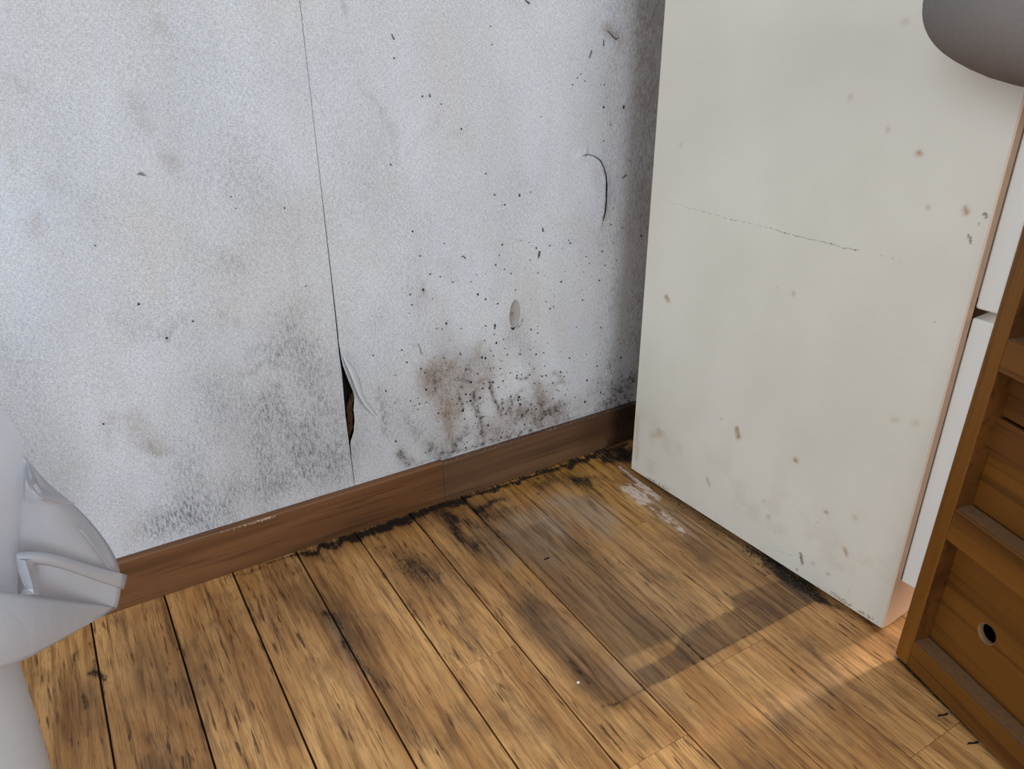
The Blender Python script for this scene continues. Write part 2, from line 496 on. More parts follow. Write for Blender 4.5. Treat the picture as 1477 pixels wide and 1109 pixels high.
FOOT = [(0.475, 0.5445), (0.86, 0.5425), (0.86, 0.93), (0.68, 0.95), (0.50, 0.93), (0.455, 0.70)]
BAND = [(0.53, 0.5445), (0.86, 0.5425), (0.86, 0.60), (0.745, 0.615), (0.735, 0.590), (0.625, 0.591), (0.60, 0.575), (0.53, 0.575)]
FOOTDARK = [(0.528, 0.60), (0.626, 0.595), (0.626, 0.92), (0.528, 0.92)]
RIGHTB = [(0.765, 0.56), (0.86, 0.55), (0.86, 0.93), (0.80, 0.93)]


def plank(k, y0, y1, tone, seed, step, gap0, gap1):
    xa, xb = X0 + k * PW + gap0, X0 + (k + 1) * PW - gap1
    nx = max(2, int(round((xb - xa) / step))); ny = max(2, int(round((y1 - y0) / step)))
    e = 0.0008
    xs = np.concatenate([[xa, xa], np.linspace(xa + e, xb - e, nx), [xb, xb]])
    ys = np.concatenate([[y0, y0], np.linspace(y0 + e * 0.5, y1 - e * 0.5, ny), [y1, y1]])
    XX, YY = np.meshgrid(xs, ys, indexing='ij')
    ix = np.minimum(np.arange(len(xs)), np.arange(len(xs))[::-1])
    iy = np.minimum(np.arange(len(ys)), np.arange(len(ys))[::-1])
    d = np.minimum(ix[:, None], iy[None, :])
    ZZ = np.where(d == 0, -0.006, np.where(d == 1, -0.0006, 0.0))
    V = np.stack([XX, YY, ZZ], -1).reshape(-1, 3)
    o = mesh_obj('plank', V, grid_faces(len(xs), len(ys))[:, ::1], M_FLOOR, floor)
    P = V[:, :2].copy()
    n = len(P)
    wob = np.stack([(fbm(P[:, 0] * 70, P[:, 1] * 22, 3) - 0.5) * 0.016, (fbm(P[:, 0] * 80, P[:, 1] * 22, 9) - 0.5) * 0.040], -1)
    Q = P + wob
    set_attr(o, 'seed', np.full(n, seed))
    if step > 0.02:
        for a in ('mould', 'brown', 'grey', 'white', 'gold'): set_attr(o, a, np.zeros(n))
        set_attr(o, 'tone', np.full(n, tone))
        return o
    t = np.full(n, tone) * (0.93 + 0.14 * fbm(P[:, 0] * 14, P[:, 1] * 5, 21))
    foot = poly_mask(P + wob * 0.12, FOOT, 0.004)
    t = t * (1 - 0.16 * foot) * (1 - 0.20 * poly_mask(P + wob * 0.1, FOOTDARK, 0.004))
    mould = strokes(Q, MOULD_F, fl) * (0.55 + 0.75 * fbm(P[:, 0] * 60, P[:, 1] * 45, 31))
    mould = np.maximum(mould, strokes(P + wob * 0.10, LINES_F, fl) * (0.65 + 0.6 * fbm(P[:, 0] * 90, P[:, 1] * 60, 37)))
    edge = np.exp(-((YB - P[:, 1]) / 0.008) ** 2) * sstep(0.08, 0.35, P[:, 0]) * 0.6
    mould = np.clip(np.maximum(mould, edge), 0, 1)
    brown = strokes(Q, BROWN_F, fl)
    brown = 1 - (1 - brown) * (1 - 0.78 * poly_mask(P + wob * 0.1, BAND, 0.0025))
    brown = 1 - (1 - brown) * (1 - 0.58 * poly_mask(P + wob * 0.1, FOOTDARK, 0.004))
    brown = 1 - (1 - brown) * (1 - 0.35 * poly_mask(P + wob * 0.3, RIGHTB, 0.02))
    brown = np.clip(brown * (0.7 + 0.5 * fbm(P[:, 0] * 40, P[:, 1] * 9, 55)), 0, 1)
    grey = np.clip(strokes(Q, GREY_F, fl) + 0.10 * foot, 0, 1)
    set_attr(o, 'mould', mould); set_attr(o, 'brown', brown); set_attr(o, 'grey', grey)
    set_attr(o, 'white', strokes(P + wob * 0.4, WHITE_F, fl)); set_attr(o, 'gold', strokes(Q, GOLD_F, fl))
    set_attr(o, 'tone', t)
    return o


JOINTS = {3: [0.7005], 4: [0.4640], 6: [0.5275], 7: [0.3022, 0.827], 1: [0.21], 8: [0.62], 0: [0.05], 5: [0.12]}
TONES = {-2: 1.10, -1: 1.12, 0: 1.14, 1: 1.16, 2: 1.18, 3: 1.18, 4: 1.18, 5: 1.08, 6: 1.04, 7: 1.02, 8: 1.0}
YEND = YW
for k in range(-18, 22):
    near = -4 <= k <= 9
    cuts = [-2.2] + sorted(([0.15] if near and not [j for j in JOINTS.get(k, []) if j < 0.2] else []) + JOINTS.get(k, [])) + [YEND]
    if not near: cuts = [-2.2, (k * 0.37) % 1.6 - 1.2, YEND]
    g = lambda q: 0.0013 if q <= 5 else 0.0006
    for a, b in zip(cuts[:-1], cuts[1:]):
        vis = near and b > 0.16
        plank(k, a + 0.0002, b - 0.0002, TONES.get(k, 1.0) * (0.97 + 0.06 * random.random()), random.random() * 10,
              0.0032 if vis else 0.2, g(k), g(k + 1))

# ------------------------------------------------------------------ wall with two strips of wallpaper
wall = struct(box('wall_back', (-1.9, YW + 0.012, -0.03), (2.3, YW + 0.12, 2.4), M_TEAR),  # near-black colour puts the shade of the cavity behind the torn paper
              'wall behind peeling off-white woven wallpaper')


def wl(p):
    q = on_wall(p); return np.array([q[0], q[2]])


SEAM = [(432, 0), (447, 130), (462, 262), (476, 385), (485, 465), (490, 512), (494, 540), (499, 600), (504, 640), (511, 697)]
SEAMW = np.array([wl(p) for p in SEAM])
HOLE = [(490, 512), (493, 526), (500, 545), (507.5, 563), (509.5, 572), (508.5, 590), (510, 605), (508.5, 622), (504.5, 634), (504, 640)]
HOLEW = np.array([wl(p) for p in HOLE])


def seam_x(z, pts):
    o = np.argsort(pts[:, 1]); return np.interp(z, pts[o, 1], pts[o, 0])


GRIME_SHADE_W = [
    ([(430, 480), (455, 560), (470, 640)], 0.045, 0.55), ([(330, 560), (400, 690)], 0.045, 0.42), ([(250, 745), (340, 710), (490, 665)], 0.035, 0.5),
    ([(380, 590), (430, 640)], 0.030, 0.5), ([(348, 538), (405, 520)], 0.007, 0.5), ([(362, 508), (440, 494)], 0.008, 0.45),
    ([(260, 650), (290, 760)], 0.045, 0.35), ([(310, 380), (330, 395)], 0.030, 0.30), ([(320, 440), (325, 465)], 0.008, 0.3),
    ([(230, 470), (270, 470)], 0.04, 0.18), ([(540, 480), (575, 600)], 0.05, 0.22), ([(548, 560), (556, 625)], 0.005, 0.55),
    ([(585, 600), (607, 630)], 0.005, 0.5), ([(400, 560), (415, 620)], 0.010, 0.5), ([(440, 600), (470, 650)], 0.012, 0.5),
    ([(420, 650), (440, 690)], 0.010, 0.45), ([(370, 640), (385, 680)], 0.010, 0.4), ([(270, 720), (300, 740)], 0.03, 0.35),
    ([(490, 520), (500, 690)], 0.02, 0.15), ([(560, 250), (600, 480)], 0.05, 0.16), ([(480, 80), (500, 300)], 0.04, 0.12),
    ([(300, 100), (340, 260)], 0.06, 0.14), ([(160, 300), (230, 420)], 0.06, 0.14), ([(350, 250), (420, 330)], 0.06, 0.15),
    ([(170, 455), (190, 480), (225, 490), (255, 480), (265, 460)], 0.006, 0.28), ([(640, 170), (560, 240)], 0.006, 0.2),
    ([(700, 300), (820, 330)], 0.06, 0.08), ([(740, 480), (750, 500)], 0.03, 0.3), ([(650, 200), (680, 180)], 0.004, 0.2),
    ([(20, 500), (60, 640)], 0.04, 0.16), ([(200, 770), (330, 735)], 0.02, 0.4), ([(600, 620), (620, 600)], 0.03, 0.25),
    ([(890, 0), (880, 300), (880, 590)], 0.028, 0.30), ([(940, 0), (925, 560)], 0.05, 0.45),  # painted shade: both strokes darken the cabinet's shadow strip
]
TAN_W = [
    ([(618, 540), (650, 590)], 0.024, 0.62), ([(640, 525), (690, 560)], 0.022, 0.55), ([(690, 510), (700, 545)], 0.016, 0.45),
    ([(735, 590), (800, 610)], 0.026, 0.55), ([(775, 560), (795, 590)], 0.02, 0.55), ([(700, 620), (730, 630)], 0.02, 0.45),
    ([(645, 590), (650, 640)], 0.014, 0.5), ([(765, 510), (770, 540)], 0.02, 0.30), ([(640, 440), (645, 480)], 0.02, 0.15),
    ([(195, 600), (225, 650)], 0.016, 0.24), ([(160, 600), (150, 640)], 0.012, 0.2), ([(215, 640), (220, 655)], 0.008, 0.4),
    ([(200, 150), (205, 180)], 0.012, 0.40), ([(235, 35), (238, 45)], 0.008, 0.40), ([(245, 225), (250, 240)], 0.010, 0.40),
    ([(75, 255), (80, 270)], 0.010, 0.35), ([(25, 125), (30, 135)], 0.010, 0.35), ([(45, 310), (50, 330)], 0.008, 0.35),
    ([(495, 5), (498, 20)], 0.004, 0.6), ([(550, 160), (565, 190)], 0.01, 0.25), ([(600, 420), (620, 430)], 0.02, 0.2),
    ([(520, 120), (560, 180), (570, 230)], 0.006, 0.28), ([(640, 380), (655, 390)], 0.015, 0.22), ([(880, 40), (890, 60)], 0.012, 0.45),
    ([(740, 270), (770, 290)], 0.03, 0.14), ([(800, 540), (812, 552)], 0.006, 0.5), ([(940, 0), (932, 300), (922, 590)], 0.045, 0.40),  # last stroke paints brown shade into the cabinet's shadow strip
]
MOULD_W = [
    ([(683, 568), (688, 590), (697, 628)], 0.0060, 0.95), ([(690, 600), (694, 622)], 0.007, 0.8), ([(705, 548), (713, 575), (724, 602)], 0.0050, 0.95),
    ([(678, 522), (667, 555)], 0.009, 0.62), ([(661, 570), (668, 588)], 0.004, 0.75), ([(624, 540), (627, 556)], 0.005, 0.6),
    ([(618, 640), (630, 652), (640, 656)], 0.011, 0.75), ([(622, 648), (640, 658)], 0.010, 1.0), ([(578, 652), (588, 666)], 0.010, 0.8), ([(654, 650), (668, 622)], 0.010, 0.6),
    ([(645, 655), (660, 640)], 0.01, 0.6), ([(577, 655), (588, 665)], 0.009, 0.62), ([(727, 580), (740, 576), (752, 560)], 0.006, 0.62),
    ([(724, 578), (726, 592)], 0.003, 0.8), ([(778, 570), (786, 600)], 0.013, 0.5), ([(798, 556), (808, 551)], 0.005, 0.6),
    ([(750, 548), (760, 545)], 0.004, 0.7), ([(690, 640), (760, 620)], 0.012, 0.45), ([(600, 668), (760, 622), (905, 582)], 0.006, 0.55),
    ([(630, 555), (680, 560)], 0.030, 0.50), ([(740, 590), (800, 595)], 0.030, 0.50), ([(640, 625), (720, 620), (800, 600)], 0.03, 0.42), ([(640, 500), (700, 520)], 0.03, 0.30), ([(820, 590), (890, 570)], 0.03, 0.35),
    ([(870, 582), (912, 570)], 0.010, 0.85), ([(893, 560), (912, 545)], 0.014, 0.72), ([(880, 580)], 0.010, 0.85), ([(860, 560), (905, 560)], 0.022, 0.45),
    ([(801, 590), (815, 585)], 0.006, 0.6), ([(860, 592), (912, 580)], 0.006, 0.8), ([(610, 410), (612, 425)], 0.004, 0.5),
    ([(640, 340), (900, 560)], 0.09, 0.10), ([(340, 460), (345, 470)], 0.004, 0.4), ([(240, 488), (242, 494)], 0.004, 0.5),
    ([(340, 385), (322, 370)], 0.010, 0.22), ([(430, 520), (445, 540)], 0.012, 0.25), ([(435, 620), (450, 650)], 0.012, 0.30), ([(395, 705), (410, 690)], 0.012, 0.22),
]
HOLE_C = wl((741.5, 453)); HOLE_A, HOLE_B = 0.0098, 0.0255       # the oval puncture


def in_oval(x, z):
    return ((x - HOLE_C[0] - (z - HOLE_C[1]) * 0.05) / HOLE_A) ** 2 + ((z - HOLE_C[1]) / HOLE_B) ** 2


def paper(name, left, side):
    zs = np.concatenate([[0.072], np.arange(0.078, 0.835, 0.0024), [0.9, 1.1, 1.5, 2.4]])
    if side == 'L':
        us = np.concatenate([[-1.9, -1.2, -0.8, -0.5, -0.35], np.arange(-0.25, 0.30, 0.0024)])
    else:
        us = np.concatenate([np.arange(0.36, 0.965, 0.0024), [1.1, 1.4, 1.8, 2.3]])
    sx = seam_x(zs, SEAMW)
    hx = seam_x(zs, np.vstack([SEAMW[SEAMW[:, 1] > HOLEW[0, 1]], HOLEW, SEAMW[SEAMW[:, 1] < HOLEW[-1, 1]]]))
    ZZ = np.repeat(zs[None, :], len(us) + 26, 0)
    if side == 'L':
        t = np.linspace(0, 1, 27)[1:]
        XX = np.vstack([np.repeat(us[:, None], len(zs), 1), us[-1] + t[:, None] * (sx[None, :] - (0.00008 + 0.0003 * sstep(0.6, 0.3, zs))[None, :] - us[-1])])
    else:
        t = np.linspace(0, 1, 27)[:-1]
        l = np.maximum(hx, sx) + 0.00008 + 0.0003 * sstep(0.6, 0.3, zs)
        XX = np.vstack([l[None, :] + t[:, None] * (us[0] - l[None, :]), np.repeat(us[:, None], len(zs), 1)])
    P = np.stack([XX.ravel(), ZZ.ravel()], -1)
    # slight bulges of loose paper
    lift = 0.0012 * (fbm(P[:, 0] * 5, P[:, 1] * 5, 77) - 0.5)
    if side == 'R':
        d = seg_dist(P, HOLEW)
        lift = lift + 0.004 * np.exp(-(d / 0.02) ** 2)
        for pts, w, a in (([(850, 250), (862, 290)], 0.020, 0.0035), ([(741, 440), (741, 470)], 0.022, 0.002)):
            dd = seg_dist(P, [wl(q) for q in pts]); lift = lift + a * np.exp(-(dd / w) ** 2)
        # the paper is loose on the left of the curved tear and flat on its right
        tr = np.array([wl(q) for q in TEAR])
        dt = seg_dist(P, tr)
        xr = seam_x(P[:, 1], tr)
        lift = lift + 0.003 * np.exp(-(dt / 0.012) ** 2) * (P[:, 0] < xr)
    Y = YW - np.clip(lift, -0.001, 0.02)
    V = np.stack([P[:, 0], Y, P[:, 1]], -1)
    F = grid_faces(XX.shape[0], XX.shape[1])
    if side == 'R':
        e = in_oval(V[:, 0], V[:, 2])
        inside = e < 1.0
        keep = ~(inside[F].all(1))
        used_in = np.zeros(len(V), bool); used_in[F[keep].ravel()] = True
        F = F[keep]
        mv = inside & used_in                      # pull the rim onto the oval
        s = np.sqrt(np.maximum(e[mv], 1e-6))
        V[mv, 0] = HOLE_C[0] + (V[mv, 0] - HOLE_C[0]) / s
        V[mv, 2] = HOLE_C[1] + (V[mv, 2] - HOLE_C[1]) / s
    o = mesh_obj(name, V, F, M_PAPER, wall, True)
    wob = np.stack([(fbm(P[:, 0] * 45, P[:, 1] * 30, 5) - 0.5) * 0.022, (fbm(P[:, 0] * 45, P[:, 1] * 30, 15) - 0.5) * 0.03], -1)
    n1 = fbm(P[:, 0] * 30, P[:, 1] * 16, 41)
    n2 = fbm(P[:, 0] * 90, P[:, 1] * 70, 43)
    low = np.clip(1 - (P[:, 1] - 0.08) / 0.5, 0, 1)
    g = strokes(P + wob, GRIME_SHADE_W, wl) * (0.45 + 1.0 * n1)
    g = g + 0.10 * low * sstep(0.4, 0.7, n1) + 0.05 * n1
    set_attr(o, 'grime', np.clip(g, 0, 1))
    up = 1 - 0.5 * sstep(0.25, 0.4, P[:, 1]) * (P[:, 0] < 0.8)
    set_attr(o, 'tan', np.clip(strokes(P + wob, TAN_W, wl) * up * (0.5 + 1.3 * n2), 0, 1))
    mo = strokes(P + wob * 0.35, MOULD_W, wl) * (0.5 + 0.95 * n2)
    set_attr(o, 'mould', np.clip(mo, 0, 1))
    return o


TEAR = [(838, 224), (846, 222), (856, 225), (864, 231), (869, 241), (872, 252), (873, 265), (872.5, 280), (871.5, 295), (871, 305), (868, 318)]
strip_l = paper('wallpaper_strip', None, 'L')
strip_r = paper('wallpaper_strip', None, 'R')


def ribbon(name, pts, widths, y, mat, parent, proj=wl):
    W2 = [proj(p) for p in pts]; v = []
    for i, q in enumerate(W2):
        a = W2[max(0, i - 1)]; b = W2[min(len(W2) - 1, i + 1)]
        t = (b - a) / (np.linalg.norm(b - a) + 1e-9); n = np.array([-t[1], t[0]])
        for s in (-1, 1):
            c = q + n * s * widths[i] / 2
            v.append((c[0], y if np.isscalar(y) else y[i], c[1]))
    f = [(2 * i, 2 * i + 1, 2 * i + 3, 2 * i + 2) for i in range(len(W2) - 1)]
    o = mesh_obj(name, v, f, mat, parent)
    s = o.modifiers.new('thick', 'SOLIDIFY'); s.thickness = 0.0004
    return o


# dark gap along the seam, the curved tear and small nicks
ribbon('seam_gap', SEAM, [0.0002, 0.0002, 0.0003, 0.0007, 0.0013, 0.0018, 0.002, 0.0018, 0.0010, 0.0007], YW - 0.0002, M_TEAR, wall)
ribbon('paper_tear', TEAR, [0.0003, 0.0009, 0.0010, 0.0012, 0.0010, 0.0014, 0.0024, 0.0026, 0.0034, 0.0022, 0.0004], YW - 0.0042, M_TEAR, wall)
ribbon('torn_edge', [(873.5, 250), (874.5, 258), (874.5, 266), (876, 273), (873, 280)], [0.0003, 0.0018, 0.001, 0.004, 0.0004], YW - 0.0030, M_PAPERBACK, wall)
ribbon('torn_edge', [(870.5, 306), (870, 312), (868, 320)], [0.0003, 0.0018, 0.0004], YW - 0.0035, M_PAPERBACK, wall)
ribbon('paper_nick', [(197, 251), (203, 250), (210, 253)], [0.0006, 0.0042, 0.0006], YW - 0.0016, plain('nick_shadow', srgb(128, 128, 132), 0.9), wall)
for pts, w in (([(603, 495), (608, 511)], .0010), ([(664, 370), (668, 369), (671, 373)], .0018), ([(757, 0), (763, 5)], .003), ([(565, 50), (568, 57)], .002),
               ([(849, 84), (853, 73)], .0022), ([(896, 257), (903, 252)], .0024), ([(776, 372), (778, 362)], .004), ([(870, 57), (870, 66)], .002), ([(608, 137), (609, 140)], .002),
               ([(875, 44), (888, 57), (891, 54)], .0022), ([(782, 328), (783, 334)], .003), ([(619, 135), (620, 140)], .002)):
    ribbon('scratch_mark', pts, [w * .4] + [w] * (len(pts) - 2) + [w], YW - 0.0012, plain('scratch_dirt', srgb(96, 92, 88), 0.9), wall)

# mould specks standing on the paper, joined
def speck_mesh(name, spots, y, mat, parent):
    v = []; f = []
    for (x, z, r, el) in spots:
        b = len(v); n = 8; v.append((x, y - 0.0004, z))
        for i in range(n):
            a = i / n * math.tau; rr = r * random.uniform(0.55, 1.2)
            v.append((x + rr * math.cos(a), y, z + rr * el * math.sin(a)))
        f += [(b, b + 1 + i, b + 1 + (i + 1) % n) for i in range(n)]
    o = mesh_obj(name, v, f, mat, parent); o['kind'] = 'stuff'
    return o


dots = [(565, 50, 1.2), (568, 84, 1.6), (707, 38, 1.5), (709, 64, 1.4), (609, 139, 1.6), (619, 138, 1.5), (636, 150, 1.6), (563, 237, 1.8), (700, 250, 1.9), (713, 281, 1.8),
        (749, 281, 2.0), (727, 295, 1.9), (777, 368, 2.4), (605, 369, 1.5), (870, 154, 2.0), (899, 154, 3.2), (832, 112, 1.7), (825, 122, 1.5), (837, 107, 1.4), (843, 117, 1.4),
        (852, 233, 1.7), (871, 122, 1.5), (870, 203, 1.5), (780, 168, 1.2), (665, 186, 1.6), (866, 122, 1.2), (890, 255, 1.4), (884, 300, 1.3), (881, 324, 1.4), (897, 328, 1.6),
        (924, 340, 2.0), (884, 350, 1.5), (880, 180, 1.3), (908, 232, 1.3), (820, 346, 1.6), (765, 277, 1.2), (743, 418, 1.3), (689, 424, 2.0), (727, 388, 1.5), (713, 473, 1.8),
        (775, 480, 1.6), (809, 406, 2.4), (864, 404, 2.4), (838, 418, 1.4), (793, 445, 1.6), (798, 442, 1.4), (775, 470, 1.4), (821, 516, 1.8), (846, 548, 1.8), (866, 472, 1.6),
        (874, 492, 1.4), (637, 474, 1.4), (665, 474, 1.6), (620, 395, 2.0), (610, 418, 2.4), (728, 502, 1.2), (340, 300, 1.2), (410, 300, 1.4), (240, 487, 1.8), (200, 438, 1.6),
        (278, 463, 1.4), (149, 611, 2.0), (380, 592, 1.4), (441, 412, 1.4), (333, 283, 1.3), (137, 354, 1.2), (745, 545, 2.4), (752, 540, 1.4), (700, 395, 1.0), (845, 370, 1.3)]
spots = [(*wl((a, b)), r * 0.00085, random.uniform(0.8, 1.6)) for a, b, r in dots]
for _ in range(420):
    u = random.random()
    if u < 0.55:
        q = (random.gauss(715, 65), random.gauss(580, 45))
    elif u < 0.8:
        q = (random.uniform(590, 905), random.uniform(330, 640))
    else:
        q = (random.gauss(885, 16), random.gauss(545, 35))
    c = wl(q)
    if c[1] < 0.09 or q[0] > 925 or in_oval(c[0], c[1]) < 1.5: continue
    spots.append((c[0], c[1], abs(random.gauss(0.0007, 0.0005)) + 0.0003, random.uniform(0.7, 1.8)))
speck_mesh('mould_specks', spots, YW - 0.0014, plain('mould_speck_black', srgb(66, 58, 50), 0.95, 300, 0.4, 0.1), wall)

# the oval puncture: pushed-in paper, and the curl of paper beside the seam
rings = 7; nseg = 28; v = []; f = []
for i in range(rings):
    s = 1.04 * (1 - i / (rings - 0.6))
    for j in range(nseg):
        a = j / nseg * math.tau
        x = HOLE_A * s * math.cos(a); z = HOLE_B * s * math.sin(a)
        depth = 0.0075 * (1 - s * s) * (1.0 - 0.35 * math.sin(a)) + max(0, -z / HOLE_B - 0.2) * 0.003
        v.append((HOLE_C[0] + x + z * 0.05, YW - 0.0018 + min(depth, 0.011), HOLE_C[1] + z))
for i in range(rings - 1):
    for j in range(nseg):
        f.append((i * nseg + j, i * nseg + (j + 1) % nseg, (i + 1) * nseg + (j + 1) % nseg, (i + 1) * nseg + j))
f.append(tuple(range((rings - 1) * nseg, rings * nseg)))
mesh_obj('puncture', v, f, M_PAPERIN, wall, True)
ribbon('puncture_gap', [(735.5, 471.5), (738.5, 474), (742, 471)], [0.001, 0.0034, 0.0008], YW - 0.0032, M_TEAR, wall)
ribbon('puncture_gap', [(745, 472), (750, 466), (753, 458)], [0.0005, 0.0013, 0.0004], YW - 0.0032, M_TEAR, wall)
ribbon('torn_edge', [(745, 470), (748.5, 466), (751, 463)], [0.0006, 0.0028, 0.0006], YW - 0.0036, M_PAPERBACK, wall)


def flap():
    inner = [(491, 508), (494, 520), (499, 533), (505, 550), (512, 565), (520, 577), (531, 589), (540, 597)]
    outer = [(491.4, 507), (499, 518), (509, 530), (515, 545), (518, 560), (524, 573), (534, 586), (540.3, 596)]
    v = []; f = []; n = 6
    for i, (a, b) in enumerate(zip(inner, outer)):
        t = i / (len(inner) - 1)
        A, B = wl(a), wl(b)
        for j in range(n):
            s = j / (n - 1)
            c = A * (1 - s) + B * s
            off = 0.0045 + 0.016 * math.sin(math.pi * min(1, t * 0.9 + 0.05)) * (0.35 + 0.65 * math.sin(math.pi * (1 - s) * 0.5)) + 0.002 * t
            v.append((c[0], YW - off, c[1]))
    for i in range(len(inner) - 1):
        for j in range(n - 1):
            f.append((i * n + j, i * n + j + 1, (i + 1) * n + j + 1, (i + 1) * n + j))
    o = mesh_obj('peeled_flap', v, f, M_PAPERBACK, wall, True)
    s = o.modifiers.new('thick', 'SOLIDIFY'); s.thickness = 0.0008
    ribbon('torn_edge', inner[3:], [0.0006, 0.0012, 0.0018, 0.002, 0.0014], [YW - 0.022, YW - 0.021, YW - 0.019, YW - 0.015, YW - 0.010], M_WHITE, wall)


flap()
# ragged brown board showing in the opening
zs = np.linspace(HOLEW[-1, 1] + 0.002, HOLEW[0, 1] - 0.062, 16)
v = []; f = []
for i, z in enumerate(zs):
    xl = seam_x(np.array([z]), SEAMW)[0]; xr = seam_x(np.array([z]), HOLEW)[0]
    for j in range(5):
        s = j / 4
        v.append((xl + (xr - xl) * (0.25 + 0.9 * s + 0.6 * max(0, i - 9) / 6 * (1 - s)) + random.uniform(-.0008, .0008), YW + 0.004 + random.uniform(-.0025, .0025), z - 0.006 * (i / 15) * ((j * 7) % 4)))
for i in range(15):
    for j in range(4): f.append((i * 5 + j, i * 5 + j + 1, i * 5 + j + 6, i * 5 + j + 5))
mesh_obj('rotten_board', v, f, M_BACKING, wall)

# ------------------------------------------------------------------ baseboard, two lengths butted together
base = struct(empty('baseboard_back', (0, YB, 0)), 'brown wooden baseboard, darker and mouldy towards the cabinet')


def baseboard(xa, xb, top, mat):
    prof = [(YW + 0.011, 0.0006), (YB, 0.0006), (YB, top * 0.15), (YB, top * 0.3), (YB, top * 0.5), (YB, top * 0.7), (YB, top * 0.85), (YB, top - 0.0035),
            (YB + 0.0008, top - 0.0012), (YB + 0.0030, top), (YB + 0.007, top + 0.0002), (YW + 0.011, top + 0.0002)]
    step = 0.006 if xb - xa < 1.2 else 0.006
    xs = np.unique(np.concatenate([np.arange(xa, xb, step), [xb]]))
    v = []
    for x in xs:
        for (y, z) in prof: v.append((x, y - YB, z))
    n = len(prof)
    f = [tuple(q) for q in grid_faces(len(xs), n)]
    f += [(i * n + n - 1, (i + 1) * n + n - 1, (i + 1) * n, i * n) for i in range(len(xs) - 1)]
    f += [tuple(range(n)), tuple(range(len(v) - n, len(v)))[::-1]]
    o = mesh_obj('board', v, f, mat, base)
    V = np.array(v); P = V[:, [0, 2]]
    pj = lambda p: (lambda q: np.array([q[0], q[2]]))(on_wall(p, YB))
    wob = np.stack([(fbm(P[:, 0] * 40, P[:, 1] * 60, 3) - 0.5) * 0.03, (fbm(P[:, 0] * 40, P[:, 1] * 60, 8) - 0.5) * 0.012], -1)
    mo = strokes(P + wob, [([(905, 600), (912, 640)], 0.05, 0.9), ([(880, 640), (910, 635)], 0.02, 0.8), ([(640, 725), (760, 690), (860, 655)], 0.006, 0.55),
                           ([(470, 790), (640, 730)], 0.0045, 0.6), ([(905, 585), (912, 590)], 0.02, 0.9), ([(1000, 590)], 0.14, 0.85)], pj)
    ta = strokes(P + wob, [([(640, 700), (760, 660), (850, 630)], 0.02, 0.35), ([(860, 620), (910, 610)], 0.05, 0.7)], pj)
    sc = strokes(P, [([(316, 768), (375, 750), (440, 733)], 0.0012, 0.75), ([(540, 700), (560, 694)], 0.001, 0.5), ([(852, 620), (860, 617)], 0.003, 0.6), ([(845, 630), (850, 628)], 0.002, 0.4)], pj)
    if xa > 0: sc = np.maximum(sc, 0.34 * (P[:, 1] > top - 0.0016) * (V[:, 1] < 0.011))
    set_attr(o, 'mould', mo); set_attr(o, 'tan', ta); set_attr(o, 'scuff', sc)
    return o


JX = on_wall((640, 690), YB)[0]
baseboard(-1.9, JX - 0.0003, 0.0835, M_BASE_A)
baseboard(JX + 0.0003, 2.3, 0.0805, M_BASE_B)

# ------------------------------------------------------------------ white cabinet
ZB = 0.009                                 # the side panel ends a little above the floor
FC = on_floor((1272, 906), ZB)          # front left bottom corner
BC = on_floor((910, 675), ZB)           # back left bottom corner
u = (BC - FC)[:2]; DEPTH = float(np.linalg.norm(u)); u = u / DEPTH       # towards the wall
nx_ = np.array([u[1], -u[0]])              # along the front, to the right
CW, CHT, TH = 0.80, 1.15, 0.0145
cab = tag(empty('cabinet', (FC[0], FC[1], 0.0), (0, 0, math.atan2(nx_[1], nx_[0]))),
          'tall cream white chest of drawers with stained plain side panel near the mouldy wall', 'cabinet')


def side_uv(p):
    q = on_plane(p, FC, (nx_[0], nx_[1], 0)); return np.array([(q[:2] - FC[:2]) @ u, q[2]])


zs = np.unique(np.round(np.concatenate([np.arange(ZB, 0.83, 0.0026), [0.5160, 0.5172, 0.5180, 0.5188, 0.5200], [0.86, 1.0, CHT]]), 5))
ysd = np.linspace(0.0012, DEPTH - 0.0012, 200)
YY, ZZ = np.meshgrid(ysd, zs, indexing='ij')
V = np.stack([np.zeros(YY.size), YY.ravel(), ZZ.ravel()], -1)
F = grid_faces(len(ysd), len(zs))[:, ::-1]
V = [tuple(q) for q in V]; F = [tuple(q) for q in F]
nb = len(V)
# close the panel: bevelled rim and the back side
V += [(0.0012, 0, ZB), (0.0012, DEPTH, ZB), (0.0012, DEPTH, CHT), (0.0012, 0, CHT), (TH, 0, ZB), (TH, DEPTH, ZB), (TH, DEPTH, CHT), (TH, 0, CHT)]
nz = len(zs); ny_ = len(ysd)
a0, a1, a2, a3 = 0, (ny_ - 1) * nz, ny_ * nz - 1, nz - 1
F += [(a0, nb, nb + 3, a3), (a1, a2, nb + 2, nb + 1), (a0, a1, nb + 1, nb), (a3, nb + 3, nb + 2, a2)]
F += [(nb + 1, nb + 2, nb + 6, nb + 5), (nb, nb + 1, nb + 5, nb + 4), (nb + 3, nb + 7, nb + 6, nb + 2), (nb + 4, nb + 5, nb + 6, nb + 7)]
panel = mesh_obj('side_panel', V, F, M_PANEL, cab)
panel['label'] = 'cream side panel with brown specks and a long faint scratch'
P = np.array(V)[:, 1:3]
wob = np.stack([(fbm(P[:, 0] * 90, P[:, 1] * 60, 3) - 0.5) * 0.006, (fbm(P[:, 0] * 90, P[:, 1] * 60, 8) - 0.5) * 0.008], -1)
